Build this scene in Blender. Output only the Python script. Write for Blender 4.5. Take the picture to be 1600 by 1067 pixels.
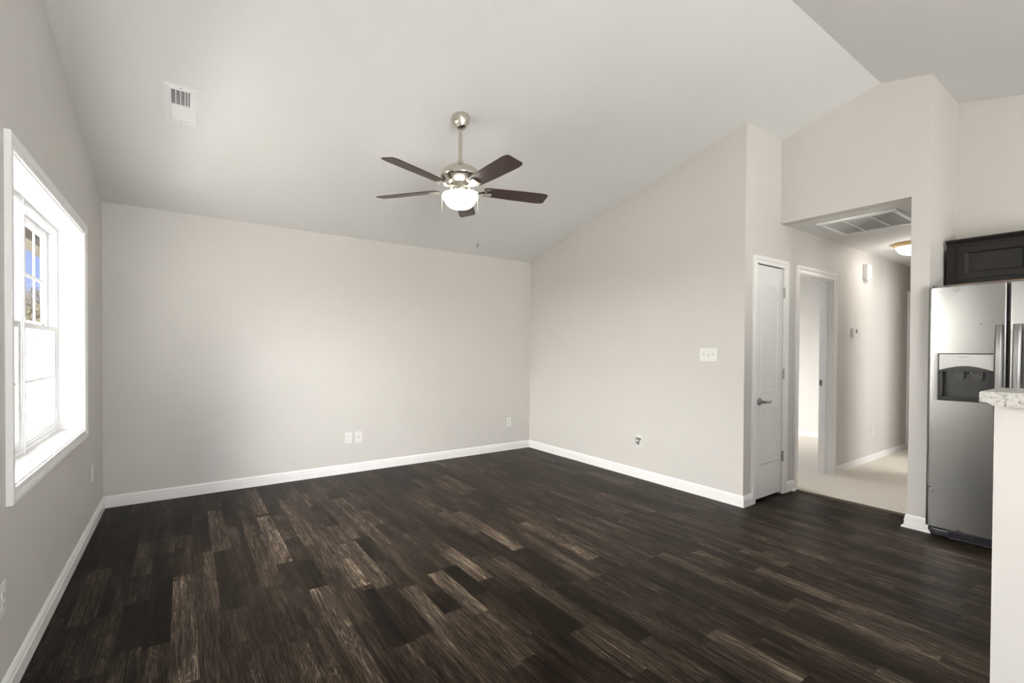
import bpy, bmesh, math, random
from mathutils import Vector, Matrix
PI = math.pi
S = bpy.context.scene
for o in list(bpy.data.objects): bpy.data.objects.remove(o)
C = S.collection

# ------------------------------------------------------------ camera
CH = 1.274
cam_d = bpy.data.cameras.new('camera'); cam = bpy.data.objects.new('camera', cam_d); C.objects.link(cam); S.camera = cam
yaw, pit, rol = math.radians(35.21), math.radians(-0.619), math.radians(0.304)
F_ = Vector((math.sin(yaw)*math.cos(pit), math.cos(yaw)*math.cos(pit), math.sin(pit)))
R0 = Vector((math.cos(yaw), -math.sin(yaw), 0)); U0 = R0.cross(F_)
R_ = math.cos(rol)*R0 + math.sin(rol)*U0; U_ = -math.sin(rol)*R0 + math.cos(rol)*U0
M = Matrix((( R_.x, U_.x, -F_.x, 0), (R_.y, U_.y, -F_.y, 0), (R_.z, U_.z, -F_.z, CH), (0, 0, 0, 1)))
cam.matrix_world = M
cam_d.sensor_width = 36; cam_d.lens = 726.84/1600*36
cam_d.shift_y = (555.85-533.5)/1600; cam_d.clip_start = 0.02

# ------------------------------------------------------------ world, sun, daylight, exposure
S.view_settings.view_transform = 'Standard'; S.view_settings.look = 'None'
S.view_settings.gamma = 1; S.view_settings.exposure = 0.88; S.view_settings.use_curve_mapping = False
W = bpy.data.worlds.new('sky'); S.world = W; W.use_nodes = True
nt = W.node_tree; nt.nodes.clear()
wo = nt.nodes.new('ShaderNodeOutputWorld'); bg = nt.nodes.new('ShaderNodeBackground')
tc = nt.nodes.new('ShaderNodeTexCoord'); sx = nt.nodes.new('ShaderNodeSeparateXYZ'); rp = nt.nodes.new('ShaderNodeValToRGB')
ns = nt.nodes.new('ShaderNodeTexNoise'); mp = nt.nodes.new('ShaderNodeMapping'); cr = nt.nodes.new('ShaderNodeValToRGB'); mx = nt.nodes.new('ShaderNodeMix')
mx.data_type = 'RGBA'
nt.links.new(tc.outputs['Generated'], sx.inputs[0]); nt.links.new(sx.outputs['Z'], rp.inputs[0])
rp.color_ramp.elements[0].position = 0.0; rp.color_ramp.elements[0].color = (.26, .33, .50, 1)
rp.color_ramp.elements[1].position = 0.35; rp.color_ramp.elements[1].color = (.07, .14, .44, 1)
nt.links.new(tc.outputs['Generated'], mp.inputs[0]); mp.inputs['Scale'].default_value = (3, 3, 14)
nt.links.new(mp.outputs[0], ns.inputs['Vector']); ns.inputs['Scale'].default_value = 1.6; ns.inputs['Detail'].default_value = 6
nt.links.new(ns.outputs['Fac'], cr.inputs[0]); cr.color_ramp.elements[0].position = .5; cr.color_ramp.elements[1].position = .72
nt.links.new(cr.outputs[0], mx.inputs[0]); nt.links.new(rp.outputs[0], mx.inputs[6]); mx.inputs[7].default_value = (.46, .50, .58, 1)
# bright glow added to the western sky (-x) to light the room
nm = nt.nodes.new('ShaderNodeVectorMath'); nm.operation = 'DOT_PRODUCT'; nt.links.new(tc.outputs['Generated'], nm.inputs[0]); nm.inputs[1].default_value = Vector((-.93, .06, .34)).normalized()
gr = nt.nodes.new('ShaderNodeMapRange'); gr.interpolation_type = 'SMOOTHSTEP'; nt.links.new(nm.outputs['Value'], gr.inputs[0]); gr.inputs[1].default_value = .45; gr.inputs[2].default_value = .95; gr.inputs[3].default_value = 1.0; gr.inputs[4].default_value = 48.0
hz = nt.nodes.new('ShaderNodeMix'); hz.data_type = 'RGBA'; hf = nt.nodes.new('ShaderNodeMapRange'); nt.links.new(nm.outputs['Value'], hf.inputs[0]); hf.inputs[1].default_value = .45; hf.inputs[2].default_value = .7
nt.links.new(hf.outputs[0], hz.inputs[0]); nt.links.new(mx.outputs[2], hz.inputs[6]); hz.inputs[7].default_value = (1, .98, .95, 1)
nt.links.new(hz.outputs[2], bg.inputs[0]); nt.links.new(gr.outputs[0], bg.inputs[1]); nt.links.new(bg.outputs[0], wo.inputs[0])

def lamp(name, kind, loc, energy, color=(1,1,1), rot=(0,0,0), size=None, size_y=None):
    d = bpy.data.lights.new(name, kind); d.energy = energy; d.color = color
    o = bpy.data.objects.new(name, d); C.objects.link(o); o.location = loc; o.rotation_euler = rot
    if kind == 'AREA':
        d.shape = 'RECTANGLE'; d.size = size; d.size_y = size_y
    elif size: d.shadow_soft_size = size
    return o
sun = lamp('sun', 'SUN', (2, 0, 8), 34.0, (1, .95, .88)); sun.data.angle = math.radians(1)
sun.rotation_euler = Vector((-.12, .72, -.68)).to_track_quat('-Z', 'Y').to_euler()
# fill lights added at made-up openings behind the camera; daylight in both bedrooms
FILL_COL = (1.0, .985, .95)
lamp('rear_fill_light', 'AREA', (1.0, -2.46, 1.05), 84, FILL_COL, (PI/2+1.0, 0, 0), 1.8, 2.0)
lamp('kitchen_fill_light', 'AREA', (3.9, -2.46, 1.5), 14, FILL_COL, (PI/2+.45, 0, 0), 1.2, 1.0)
lamp('daylight_bedroom_window', 'AREA', (5.1, 5.38, 1.45), 26, (.97, .99, 1), (-PI/2+.75, 0, 0), 1.0, 1.3)

lamp('daylight_second_bedroom', 'AREA', (6.6, -.6, 1.4), 33, (1, .985, .96), (PI/2, 0, 0), 1.2, 1.3)

# ------------------------------------------------------------ room numbers
X0, X1, Y0, H0, SL = -.529, 3.746, 4.903, 2.439, .2445
YR, YC, X2, HH, YP, YP2, XK, YB = 1.296, 2.013, 4.333, 2.413, 1.103, .996, 5.007, -2.31
XE = 9.0
def zc(y): return H0 + SL*(Y0-y) if y >= YR else H0 + SL*(Y0-YR) - .2455*(YR-y)

# ------------------------------------------------------------ materials
def newmat(name):
    m = bpy.data.materials.new(name); m.use_nodes = True
    return m, m.node_tree, m.node_tree.nodes['Principled BSDF']
def N(t, k, **kw):
    n = t.nodes.new(k)
    for a, v in kw.items(): setattr(n, a, v)
    return n
def plain(name, col, rough=.5, metal=0, var=.03, scale=8, bump=0, bscale=200, spec=None, emit=None, estr=0, trans=0, coat=0):
    m, t, p = newmat(name)
    L = t.links.new
    tcn = N(t, 'ShaderNodeTexCoord'); no = N(t, 'ShaderNodeTexNoise'); no.inputs['Scale'].default_value = scale; no.inputs['Detail'].default_value = 4
    L(tcn.outputs['Object'], no.inputs['Vector'])
    r = N(t, 'ShaderNodeValToRGB'); L(no.outputs['Fac'], r.inputs[0])
    r.color_ramp.elements[0].position = .3; r.color_ramp.elements[1].position = .7
    r.color_ramp.elements[0].color = (*[c*(1-var) for c in col], 1); r.color_ramp.elements[1].color = (*[min(1, c*(1+var)) for c in col], 1)
    L(r.outputs[0], p.inputs['Base Color'])
    p.inputs['Roughness'].default_value = rough; p.inputs['Metallic'].default_value = metal
    if spec is not None: p.inputs['Specular IOR Level'].default_value = spec
    if coat: p.inputs['Coat Weight'].default_value = coat; p.inputs['Coat Roughness'].default_value = .1
    if trans: p.inputs['Transmission Weight'].default_value = trans
    if emit: p.inputs['Emission Color'].default_value = (*emit, 1); p.inputs['Emission Strength'].default_value = estr
    if bump:
        n2 = N(t, 'ShaderNodeTexNoise'); n2.inputs['Scale'].default_value = bscale; n2.inputs['Detail'].default_value = 3
        L(tcn.outputs['Object'], n2.inputs['Vector'])
        b = N(t, 'ShaderNodeBump'); b.inputs['Strength'].default_value = bump; b.inputs['Distance'].default_value = .002
        L(n2.outputs['Fac'], b.inputs['Height']); L(b.outputs[0], p.inputs['Normal'])
    return m
m_wall = plain('wall_paint', (.635, .617, .588), .55, var=.012, scale=1.5, bump=.12, bscale=260, spec=.35)
m_ceil = plain('ceiling_paint', (.765, .763, .753), .8, var=.01, scale=1.5, bump=.15, bscale=160, spec=.2)
m_trim = plain('trim_white', (.86, .86, .85), .35, var=.01)
m_vinyl = plain('window_vinyl', (.84, .85, .86), .35, var=.01)
m_door = plain('door_white', (.80, .80, .79), .4, var=.01, bump=.05, bscale=120)
m_plate = plain('plate_plastic', (.78, .775, .75), .35, var=.01)
m_slot = plain('slot_dark', (.05, .048, .045), .6)
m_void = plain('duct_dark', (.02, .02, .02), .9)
m_nickel = plain('brushed_nickel', (.62, .59, .52), .22, 1, var=.04, scale=30)
m_chrome = plain('hinge_steel', (.30, .295, .28), .35, 1, var=.05, scale=60)
m_gold = plain('lamp_ring_gold', (.78, .55, .28), .3, 1, var=.03)
m_black = plain('black_plastic', (.03, .03, .032), .35, var=.1)
m_grey = plain('grey_plastic', (.16, .16, .17), .4, var=.06)
m_niche = plain('niche_plastic', (.018, .018, .017), .3, var=.08)
m_panel = plain('panel_silver', (.42, .415, .40), .38, .6, var=.03)
m_counterwall = m_wall
m_wood_under = plain('raw_cabinet_bottom', (.42, .24, .10), .6, var=.12, scale=14)
m_fence = plain('vinyl_fence', (.86, .86, .85), .5, var=.02)
m_beam = plain('porch_beam_beige', (.20, .18, .14), .9, spec=0, var=.06)
m_ground = plain('yard_ground', (.42, .40, .34), .95, var=.15, scale=4)
m_bark = plain('bark', (.020, .018, .014), .9, spec=0, var=.2)
m_leaf = plain('dry_leaves', (.020, .018, .012), .9, spec=0, var=.3, scale=5)
m_black_text = plain('print_grey', (.10, .10, .10), .5)
m_frost = plain('opal_glass_fan', (.95, .94, .90), .3, emit=(1, .965, .90), estr=4.0)
m_frost2 = plain('opal_glass_hall', (.95, .94, .90), .3, emit=(1, .95, .87), estr=12.0)

def glassmat():
    m, t, p = newmat('window_glass'); t.nodes.remove(p)
    o = t.nodes['Material Output']; tr = N(t, 'ShaderNodeBsdfTransparent'); gl = N(t, 'ShaderNodeBsdfGlossy'); gl.inputs['Roughness'].default_value = .02
    mi = N(t, 'ShaderNodeMixShader'); mi.inputs[0].default_value = .05
    t.links.new(tr.outputs[0], mi.inputs[1]); t.links.new(gl.outputs[0], mi.inputs[2]); t.links.new(mi.outputs[0], o.inputs[0])
    return m
m_glass = glassmat()

def steelmat():
    m, t, p = newmat('stainless_steel'); L = t.links.new
    tcn = N(t, 'ShaderNodeTexCoord'); mpn = N(t, 'ShaderNodeMapping'); mpn.inputs['Scale'].default_value = (4, 3, 420)
    L(tcn.outputs['Object'], mpn.inputs[0])
    no = N(t, 'ShaderNodeTexNoise'); no.inputs['Scale'].default_value = 1; no.inputs['Detail'].default_value = 3; L(mpn.outputs[0], no.inputs['Vector'])
    sm = N(t, 'ShaderNodeTexNoise'); sm.inputs['Scale'].default_value = 5; sm.inputs['Detail'].default_value = 5; L(tcn.outputs['Object'], sm.inputs['Vector'])
    r = N(t, 'ShaderNodeMapRange'); r.inputs[1].default_value = .3; r.inputs[2].default_value = .7; r.inputs[3].default_value = .27; r.inputs[4].default_value = .31
    L(sm.outputs['Fac'], r.inputs[0]); L(r.outputs[0], p.inputs['Roughness'])
    b = N(t, 'ShaderNodeBump'); b.inputs['Strength'].default_value = .02; b.inputs['Distance'].default_value = .0003; L(no.outputs['Fac'], b.inputs['Height'])
    p.inputs['Base Color'].default_value = (.31, .307, .296, 1); p.inputs['Metallic'].default_value = 1
    return m
m_steel = steelmat()

def blademat():
    m, t, p = newmat('walnut_blade'); L = t.links.new
    tcn = N(t, 'ShaderNodeTexCoord'); mpn = N(t, 'ShaderNodeMapping'); mpn.inputs['Scale'].default_value = (6, 90, 20); L(tcn.outputs['Object'], mpn.inputs[0])
    no = N(t, 'ShaderNodeTexNoise'); no.inputs['Scale'].default_value = 1; no.inputs['Detail'].default_value = 5; L(mpn.outputs[0], no.inputs['Vector'])
    r = N(t, 'ShaderNodeValToRGB'); r.color_ramp.elements[0].position = .3; r.color_ramp.elements[1].position = .75
    r.color_ramp.elements[0].color = (.018, .006, .005, 1); r.color_ramp.elements[1].color = (.075, .032, .026, 1)
    L(no.outputs['Fac'], r.inputs[0]); L(r.outputs[0], p.inputs['Base Color']); p.inputs['Roughness'].default_value = .35
    return m
m_blade = blademat()

def cabmat():
    m, t, p = newmat('espresso_cabinet'); L = t.links.new
    tcn = N(t, 'ShaderNodeTexCoord'); mpn = N(t, 'ShaderNodeMapping'); mpn.inputs['Scale'].default_value = (8, 8, 60); L(tcn.outputs['Object'], mpn.inputs[0])
    no = N(t, 'ShaderNodeTexNoise'); no.inputs['Scale'].default_value = 1; no.inputs['Detail'].default_value = 4; L(mpn.outputs[0], no.inputs['Vector'])
    r = N(t, 'ShaderNodeValToRGB'); r.color_ramp.elements[0].color = (.010, .009, .008, 1); r.color_ramp.elements[1].color = (.022, .020, .018, 1)
    L(no.outputs['Fac'], r.inputs[0]); L(r.outputs[0], p.inputs['Base Color']); p.inputs['Roughness'].default_value = .42; p.inputs['Specular IOR Level'].default_value = .3
    return m
m_cab = cabmat()

def granitemat():
    m, t, p = newmat('speckled_laminate'); L = t.links.new
    tcn = N(t, 'ShaderNodeTexCoord')
    a = N(t, 'ShaderNodeTexNoise'); a.inputs['Scale'].default_value = 75; a.inputs['Detail'].default_value = 8; a.inputs['Roughness'].default_value = .65; a.inputs['Distortion'].default_value = .5; L(tcn.outputs['Object'], a.inputs['Vector'])
    r = N(t, 'ShaderNodeValToRGB'); e = r.color_ramp.elements; e[0].position = .33; e[0].color = (.17, .16, .15, 1); e[1].position = .54; e[1].color = (.56, .55, .52, 1)
    x = r.color_ramp.elements.new(.42); x.color = (.42, .41, .38, 1)
    L(a.outputs['Fac'], r.inputs[0]); L(r.outputs[0], p.inputs['Base Color']); p.inputs['Roughness'].default_value = .25
    return m
m_granite = granitemat()

def carpetmat():
    m, t, p = newmat('beige_carpet'); L = t.links.new
    tcn = N(t, 'ShaderNodeTexCoord')
    a = N(t, 'ShaderNodeTexNoise'); a.inputs['Scale'].default_value = 210; a.inputs['Detail'].default_value = 5; L(tcn.outputs['Object'], a.inputs['Vector'])
    r = N(t, 'ShaderNodeValToRGB'); e = r.color_ramp.elements; e[0].position = .32; e[0].color = (.66, .61, .535, 1); e[1].position = .66; e[1].color = (.88, .835, .76, 1)
    L(a.outputs['Fac'], r.inputs[0]); L(r.outputs[0], p.inputs['Base Color']); p.inputs['Roughness'].default_value = .95; p.inputs['Specular IOR Level'].default_value = .1
    b = N(t, 'ShaderNodeBump'); b.inputs['Strength'].default_value = .6; b.inputs['Distance'].default_value = .006; L(a.outputs['Fac'], b.inputs['Height']); L(b.outputs[0], p.inputs['Normal'])
    return m
m_carpet = carpetmat()

def floormat():
    m, t, p = newmat('dark_strip_floor'); L = t.links.new
    def MA(op, a, b=None, c=None):
        n = N(t, 'ShaderNodeMath', operation=op)
        for i, v in enumerate((a, b, c)):
            if v is None: continue
            if isinstance(v, (int, float)): n.inputs[i].default_value = v
            else: L(v, n.inputs[i])
        return n.outputs[0]
    at = N(t, 'ShaderNodeAttribute', attribute_name='plank'); sp = N(t, 'ShaderNodeSeparateColor'); L(at.outputs['Color'], sp.inputs[0])
    tone, s1, s2 = sp.outputs
    tcn = N(t, 'ShaderNodeTexCoord'); sep = N(t, 'ShaderNodeSeparateXYZ'); L(tcn.outputs['Object'], sep.inputs[0])
    X = MA('ADD', sep.outputs['X'], MA('MULTIPLY', s1, 7.0)); Y = MA('ADD', sep.outputs['Y'], MA('MULTIPLY', s2, 13.0))
    def vec(ax, ay, az=0.0):
        c = N(t, 'ShaderNodeCombineXYZ'); L(MA('MULTIPLY', X, ax), c.inputs[0]); L(MA('MULTIPLY', Y, ay), c.inputs[1]); L(MA('MULTIPLY', s1, 37.0), c.inputs[2]); return c.outputs[0]
    def noise(v, sc=1, det=4, dist=0, rough=.5):
        n = N(t, 'ShaderNodeTexNoise'); L(v, n.inputs['Vector']); n.inputs['Scale'].default_value = sc; n.inputs['Detail'].default_value = det; n.inputs['Distortion'].default_value = dist; n.inputs['Roughness'].default_value = rough
        return n.outputs['Fac']
    fine = noise(vec(210, 9), 1, 6, .4, .7)
    streak = noise(vec(75, 1.6), 1, 4, .5, .6)
    broad = noise(vec(14, 1.6), 1, 3, .6)
    warp = noise(vec(10, 1.15), 1, 2, .25)
    # cathedral figure: contour lines of a stretched noise field
    ring = MA('SINE', MA('MULTIPLY', warp, 88.0))
    ringw = MA('POWER', MA('ABSOLUTE', ring), 8.0)
    mask = N(t, 'ShaderNodeMapRange'); L(broad, mask.inputs[0]); mask.inputs[1].default_value = .50; mask.inputs[2].default_value = .68
    fg = N(t, 'ShaderNodeMapRange'); L(fine, fg.inputs[0]); fg.inputs[1].default_value = .42; fg.inputs[2].default_value = .72
    knot = N(t, 'ShaderNodeTexVoronoi'); c = vec(3.3, 2.1); L(c, knot.inputs['Vector']); knot.inputs['Scale'].default_value = 1
    kn = N(t, 'ShaderNodeMapRange'); L(knot.outputs['Distance'], kn.inputs[0]); kn.inputs[1].default_value = .015; kn.inputs[2].default_value = .05; kn.inputs[3].default_value = .45; kn.inputs[4].default_value = 0
    v = MA('MULTIPLY', tone, .80)
    v = MA('ADD', v, MA('MULTIPLY', MA('SUBTRACT', broad, .5), .55))
    v = MA('ADD', v, MA('MULTIPLY', MA('SUBTRACT', fg.outputs[0], .35), MA('ADD', .24, MA('MULTIPLY', tone, .62))))
    v = MA('ADD', v, MA('MULTIPLY', MA('MULTIPLY', ringw, mask.outputs[0]), MA('ADD', .05, MA('MULTIPLY', tone, .42))))
    v = MA('ADD', v, MA('MULTIPLY', MA('SUBTRACT', streak, .5), MA('ADD', .35, MA('MULTIPLY', tone, .7))))
    v = MA('SUBTRACT', v, kn.outputs[0])
    r = N(t, 'ShaderNodeValToRGB'); e = r.color_ramp.elements
    e[0].position = 0; e[0].color = (.0030, .0020, .0014, 1); e[1].position = 1; e[1].color = (.23, .182, .132, 1)
    for ps, cl in ((.25, (.0125, .0086, .006)), (.5, (.038, .0285, .0205)), (.75, (.094, .0725, .0525))):
        x = e.new(ps); x.color = (*cl, 1)
    L(v, r.inputs[0]); L(r.outputs[0], p.inputs['Base Color'])
    rr = N(t, 'ShaderNodeMapRange'); L(fine, rr.inputs[0]); rr.inputs[3].default_value = .28; rr.inputs[4].default_value = .50; L(rr.outputs[0], p.inputs['Roughness'])
    b = N(t, 'ShaderNodeBump'); b.inputs['Strength'].default_value = .25; b.inputs['Distance'].default_value = .0008; L(fine, b.inputs['Height']); L(b.outputs[0], p.inputs['Normal'])
    p.inputs['Specular IOR Level'].default_value = .05
    return m
m_floor = floormat()

# ------------------------------------------------------------ helpers
def obj(name, bm, mat, parent=None, smooth=False, loc=None):
    me = bpy.data.meshes.new(name)
    bmesh.ops.recalc_face_normals(bm, faces=bm.faces[:])
    bm.to_mesh(me); bm.free()
    for x in (mat if isinstance(mat, (list, tuple)) else [mat]): me.materials.append(x)
    if smooth:
        for p in me.polygons: p.use_smooth = True
        try: me.set_sharp_from_angle(angle=math.radians(35))
        except Exception: pass
    o = bpy.data.objects.new(name, me); C.objects.link(o)
    if parent:
        o.parent = parent; o.matrix_parent_inverse = Matrix.Identity(4)
        o.location = -Vector(parent_world(parent))
    if loc is not None: o.location = loc
    return o
def parent_world(p):
    v = Vector(p.location)
    while p.parent: p = p.parent; v = v + p.location
    return v
def thing(name, label, cat, loc=(0, 0, 0), group=None, kind=None):
    o = bpy.data.objects.new(name, None); C.objects.link(o); o.location = loc; o.empty_display_size = .05
    o['label'] = label
    if cat: o['category'] = cat
    if group: o['group'] = group
    if kind: o['kind'] = kind
    return o
def tag(o, label, cat=None, group=None, kind=None):
    o['label'] = label
    if cat: o['category'] = cat
    if group: o['group'] = group
    if kind: o['kind'] = kind
    return o
def box(bm, x0, x1, y0, y1, z0, z1, bev=0, seg=2, mi=0):
    t = bmesh.new(); bmesh.ops.create_cube(t, size=1)
    for v in t.verts: v.co = Vector(((x0+x1)/2+v.co.x*(x1-x0), (y0+y1)/2+v.co.y*(y1-y0), (z0+z1)/2+v.co.z*(z1-z0)))
    if bev: bmesh.ops.bevel(t, geom=t.edges[:]+t.verts[:], offset=bev, segments=seg, profile=.5, affect='EDGES')
    for f in t.faces: f.material_index = mi
    join(bm, t)
def join(bm, t):
    me = bpy.data.meshes.new('tmp'); t.to_mesh(me); t.free(); bm.from_mesh(me); bpy.data.meshes.remove(me)
def prism(bm, poly, ax, a0, a1, mi=0):
    """poly: 2D points in the other two axes (cyclic order), extruded along axis ax from a0 to a1"""
    def P(u, v, a): return {0: (a, u, v), 1: (u, a, v), 2: (u, v, a)}[ax]
    A = [bm.verts.new(P(u, v, a0)) for u, v in poly]; B = [bm.verts.new(P(u, v, a1)) for u, v in poly]
    fs = [bm.faces.new(A), bm.faces.new(B[::-1])]
    n = len(poly)
    for i in range(n): fs.append(bm.faces.new((A[i], B[i], B[(i+1) % n], A[(i+1) % n])))
    for f in fs: f.material_index = mi
def lathe(bm, prof, c, seg=40, tilt=None):
    """prof (r,z) list around vertical axis at c=(x,y)"""
    rings = []
    for r, z in prof:
        if r < 1e-6: rings.append([bm.verts.new((c[0], c[1], z))])
        else: rings.append([bm.verts.new((c[0]+r*math.cos(2*PI*i/seg), c[1]+r*math.sin(2*PI*i/seg), z)) for i in range(seg)])
    for a, b in zip(rings, rings[1:]):
        for i in range(seg):
            j = (i+1) % seg
            if len(a) == 1 and len(b) == 1: continue
            if len(a) == 1: bm.faces.new((a[0], b[i], b[j]))
            elif len(b) == 1: bm.faces.new((a[i], b[0], a[j]))
            else: bm.faces.new((a[i], b[i], b[j], a[j]))
def rings_to_mesh(bm, rings, closed, cap=True):
    n = len(rings[0]); V = [[bm.verts.new(p) for p in r] for r in rings]
    m = len(V)
    for k in range(m if closed else m-1):
        a, b = V[k], V[(k+1) % m]
        for i in range(n): bm.faces.new((a[i], a[(i+1) % n], b[(i+1) % n], b[i]))
    if not closed and cap:
        bm.faces.new(V[0][::-1]); bm.faces.new(V[-1])
def sweep_rings(path, prof, Nn, closed=False):
    path = [Vector(p) for p in path]; Nn = Vector(Nn).normalized(); m = len(path); out = []
    for i, p in enumerate(path):
        tp = (p-path[i-1]).normalized() if (i > 0 or closed) else None
        tn = (path[(i+1) % m]-p).normalized() if (i < m-1 or closed) else None
        if tp is None: tp = tn
        if tn is None: tn = tp
        s1, s2 = Nn.cross(tp), Nn.cross(tn)
        s = (s1+s2); s = s/(1+s1.dot(s2)) if (1+s1.dot(s2)) > 1e-6 else s1
        out.append([p + s*a + Nn*b for a, b in prof])
    return out
def sweep(bm, path, prof, Nn, closed=False):
    rings_to_mesh(bm, sweep_rings(path, prof, Nn, closed), closed)
def tube(bm, pts, r, seg=10):
    pts = [Vector(p) for p in pts]; rings = []
    up = Vector((0, 0, 1)) if abs((pts[1]-pts[0]).normalized().z) < .9 else Vector((1, 0, 0))
    for i, p in enumerate(pts):
        t = (pts[min(i+1, len(pts)-1)]-pts[max(i-1, 0)]).normalized()
        a = t.cross(up).normalized(); b = t.cross(a)
        rr = r[i] if isinstance(r, (list, tuple)) else r
        rings.append([p + a*rr*math.cos(2*PI*k/seg) + b*rr*math.sin(2*PI*k/seg) for k in range(seg)])
    rings_to_mesh(bm, rings, False)

CASE = [(0, 0), (0, .008), (.006, .011), (.028, .010), (.034, .0145), (.046, .0175), (.058, .0175), (.064, .013), (.064, 0)]
BASE = [(0, 0), (.0155, 0), (.0155, .060), (.0115, .065), (.0125, .078), (.0075, .088), (.003, .094), (0, .094)]
SHOE = [(0, 0), (.030, 0), (.029, .007), (.024, .014), (.0155, .019), (.0155, .060), (.0115, .065), (.0125, .078), (.0075, .088), (.003, .094), (0, .094)]

def wall_cells(bm, ax, a0, a1, s0, s1, z0, top, holes=(), extra=()):
    """wall slab between a0..a1 on axis ax, running s0..s1 along the other horizontal axis; top may be a function of s; holes (s0,s1,z0,z1)"""
    T = top if callable(top) else (lambda s: top)
    br = sorted(set([s0, s1] + [h[0] for h in holes] + [h[1] for h in holes] + list(extra))); br = [b for b in br if s0 <= b <= s1]
    for u, v in zip(br, br[1:]):
        spans = [z0]
        for h in sorted(holes, key=lambda q: q[2]):
            if h[0] <= u+1e-6 and h[1] >= v-1e-6: spans += [h[2], h[3]]
        spans.append(None)
        for za, zb in zip(spans[::2], spans[1::2]):
            if zb is not None and zb-za < 1e-4: continue
            ta, tb = (T(u), T(v)) if zb is None else (zb, zb)
            poly = [(u, za), (v, za), (v, tb), (u, ta)]
            prism(bm, poly, ax, a0, a1)

# ------------------------------------------------------------ floor
random.seed(11)
SW = .098; FX0 = -.539
special = [(-.09,4.67,4.88,1),(.20,4.40,4.61,1),(.22,3.45,4.35,2),(.51,4.04,4.84,3),(.50,3.04,3.97,3),(.68,3.22,4.33,2),(.0,3.66,3.88,2),
 (-.18,3.32,3.87,2),(-.18,2.98,3.26,1),(-.39,2.88,3.54,2),(.02,2.15,3.19,3),(-.295,3.40,4.19,-2),(.105,3.81,4.30,-2),(-.07,2.50,3.21,-3),(.195,2.64,3.06,-2),(.60,3.01,3.41,-2),(-.49,3.89,4.49,-2),
 (1.10,2.95,3.44,2),(.895,2.43,3.12,2),(.77,2.50,2.89,3),(.605,2.17,2.62,3),(1.37,2.19,2.67,3),(1.185,1.92,2.42,3),(1.75,2.40,3.23,3),(1.64,2.78,3.30,2),(2.18,3.64,4.25,2),(2.04,2.03,2.76,3),(1.03,1.51,2.01,2),(1.46,1.20,1.55,2),
 (.985,2.74,3.16,-2),(1.29,2.07,2.44,-3),(1.09,1.73,2.23,-3),(1.66,1.94,2.33,-2),(1.63,1.33,1.90,-3),(1.74,1.9,2.38,-3),(2.085,3.15,3.59,-2),(.765,1.9,2.45,-3),
 (2.44,1.40,1.84,2),(2.90,1.31,1.58,2),(2.73,.99,1.39,3),(1.95,.81,1.19,3),(2.525,.54,1.11,2),(3.20,.60,1.48,1),(3.75,.70,1.46,2),(2.31,1.53,1.83,-2),(2.72,1.45,1.75,-2),(3.045,.57,1.03,-2),(2.62,.94,1.30,-2),(2.87,.54,.86,-2)]
rows = {}
for x, a, b, k in special: rows.setdefault(int(round((x+.49)/SW)), []).append((a, b, k))
bm = bmesh.new(); lay = bm.loops.layers.float_color.new('plank')
nrow = int((5.02-FX0)/SW)+1
def strip(x0, x1, a, b, tone):
    if b-a < .02: return
    vs = [bm.verts.new((x, y, 0)) for x, y in ((x0, a), (x1, a), (x1, b), (x0, b))]; f = bm.faces.new(vs)
    c = (tone, random.random(), random.random(), 1)
    for l in f.loops: l[lay] = c
TB = {-3: .15, -2: .25, -1: .33, 0: .40, 1: .50, 2: .57, 3: .66}
def light_lift(x): return .0 if x < .9 else min(.15, (x-.9)*.085)   # hall light put into the board colour, lighter towards the kitchen
def rt(): return random.choice([.24, .30, .34, .37, .40, .42, .45, .48, .51])
for k in range(nrow):
    x0 = FX0+k*SW; x1 = min(x0+SW, 5.02)
    sp = sorted(rows.get(k, [])); y = YB-.02; pend = []
    for a, b, t in sp:
        if a < y: a = y
        pend.append((y, a, None)); pend.append((a, b, TB[t])); y = b
    pend.append((y, Y0+.02, None))
    for a, b, t in pend:
        if t is not None: strip(x0, x1, a, b, t+light_lift(x0)); continue
        yy = a + (random.uniform(-.6, 0) if a < YB else 0)
        while yy < b:
            ln = random.uniform(.35, .95); e = yy+ln
            if b-e < .25: e = b
            strip(x0, x1, max(yy, a), min(e, b), rt()+light_lift(x0)); yy = e
fo = obj('floor', bm, m_floor)
tag(fo, 'dark brown wood strip floor with lighter streaked strips', kind='structure')
bm = bmesh.new(); box(bm, X0-.2, XE+.2, YB-.2, 5.5, -.15, -.004)
tag(obj('floor_slab', bm, m_ground), 'slab below the dark wood floor', kind='structure')
bm = bmesh.new(); box(bm, 4.612, XE, YP, YC, -.003, .012); box(bm, 4.70, 5.465, YC, 2.13, -.003, .012); box(bm, 3.87, 7.7, 2.13, 5.2, -.003, .012)
tag(obj('floor_hallway', bm, m_carpet), 'beige cut pile carpet in the hallway and the room off it', kind='structure')
bm = bmesh.new(); prism(bm, [(4.572, 0), (4.580, .008), (4.600, .014), (4.620, .012), (4.62, 0)], 1, YP+.012, YC-.012)
tag(obj('trim_1', bm, plain('threshold_brown', (.060, .043, .028), .5, var=.2, scale=20)), 'dark brown threshold strip between wood floor and hallway carpet', kind='structure')

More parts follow.
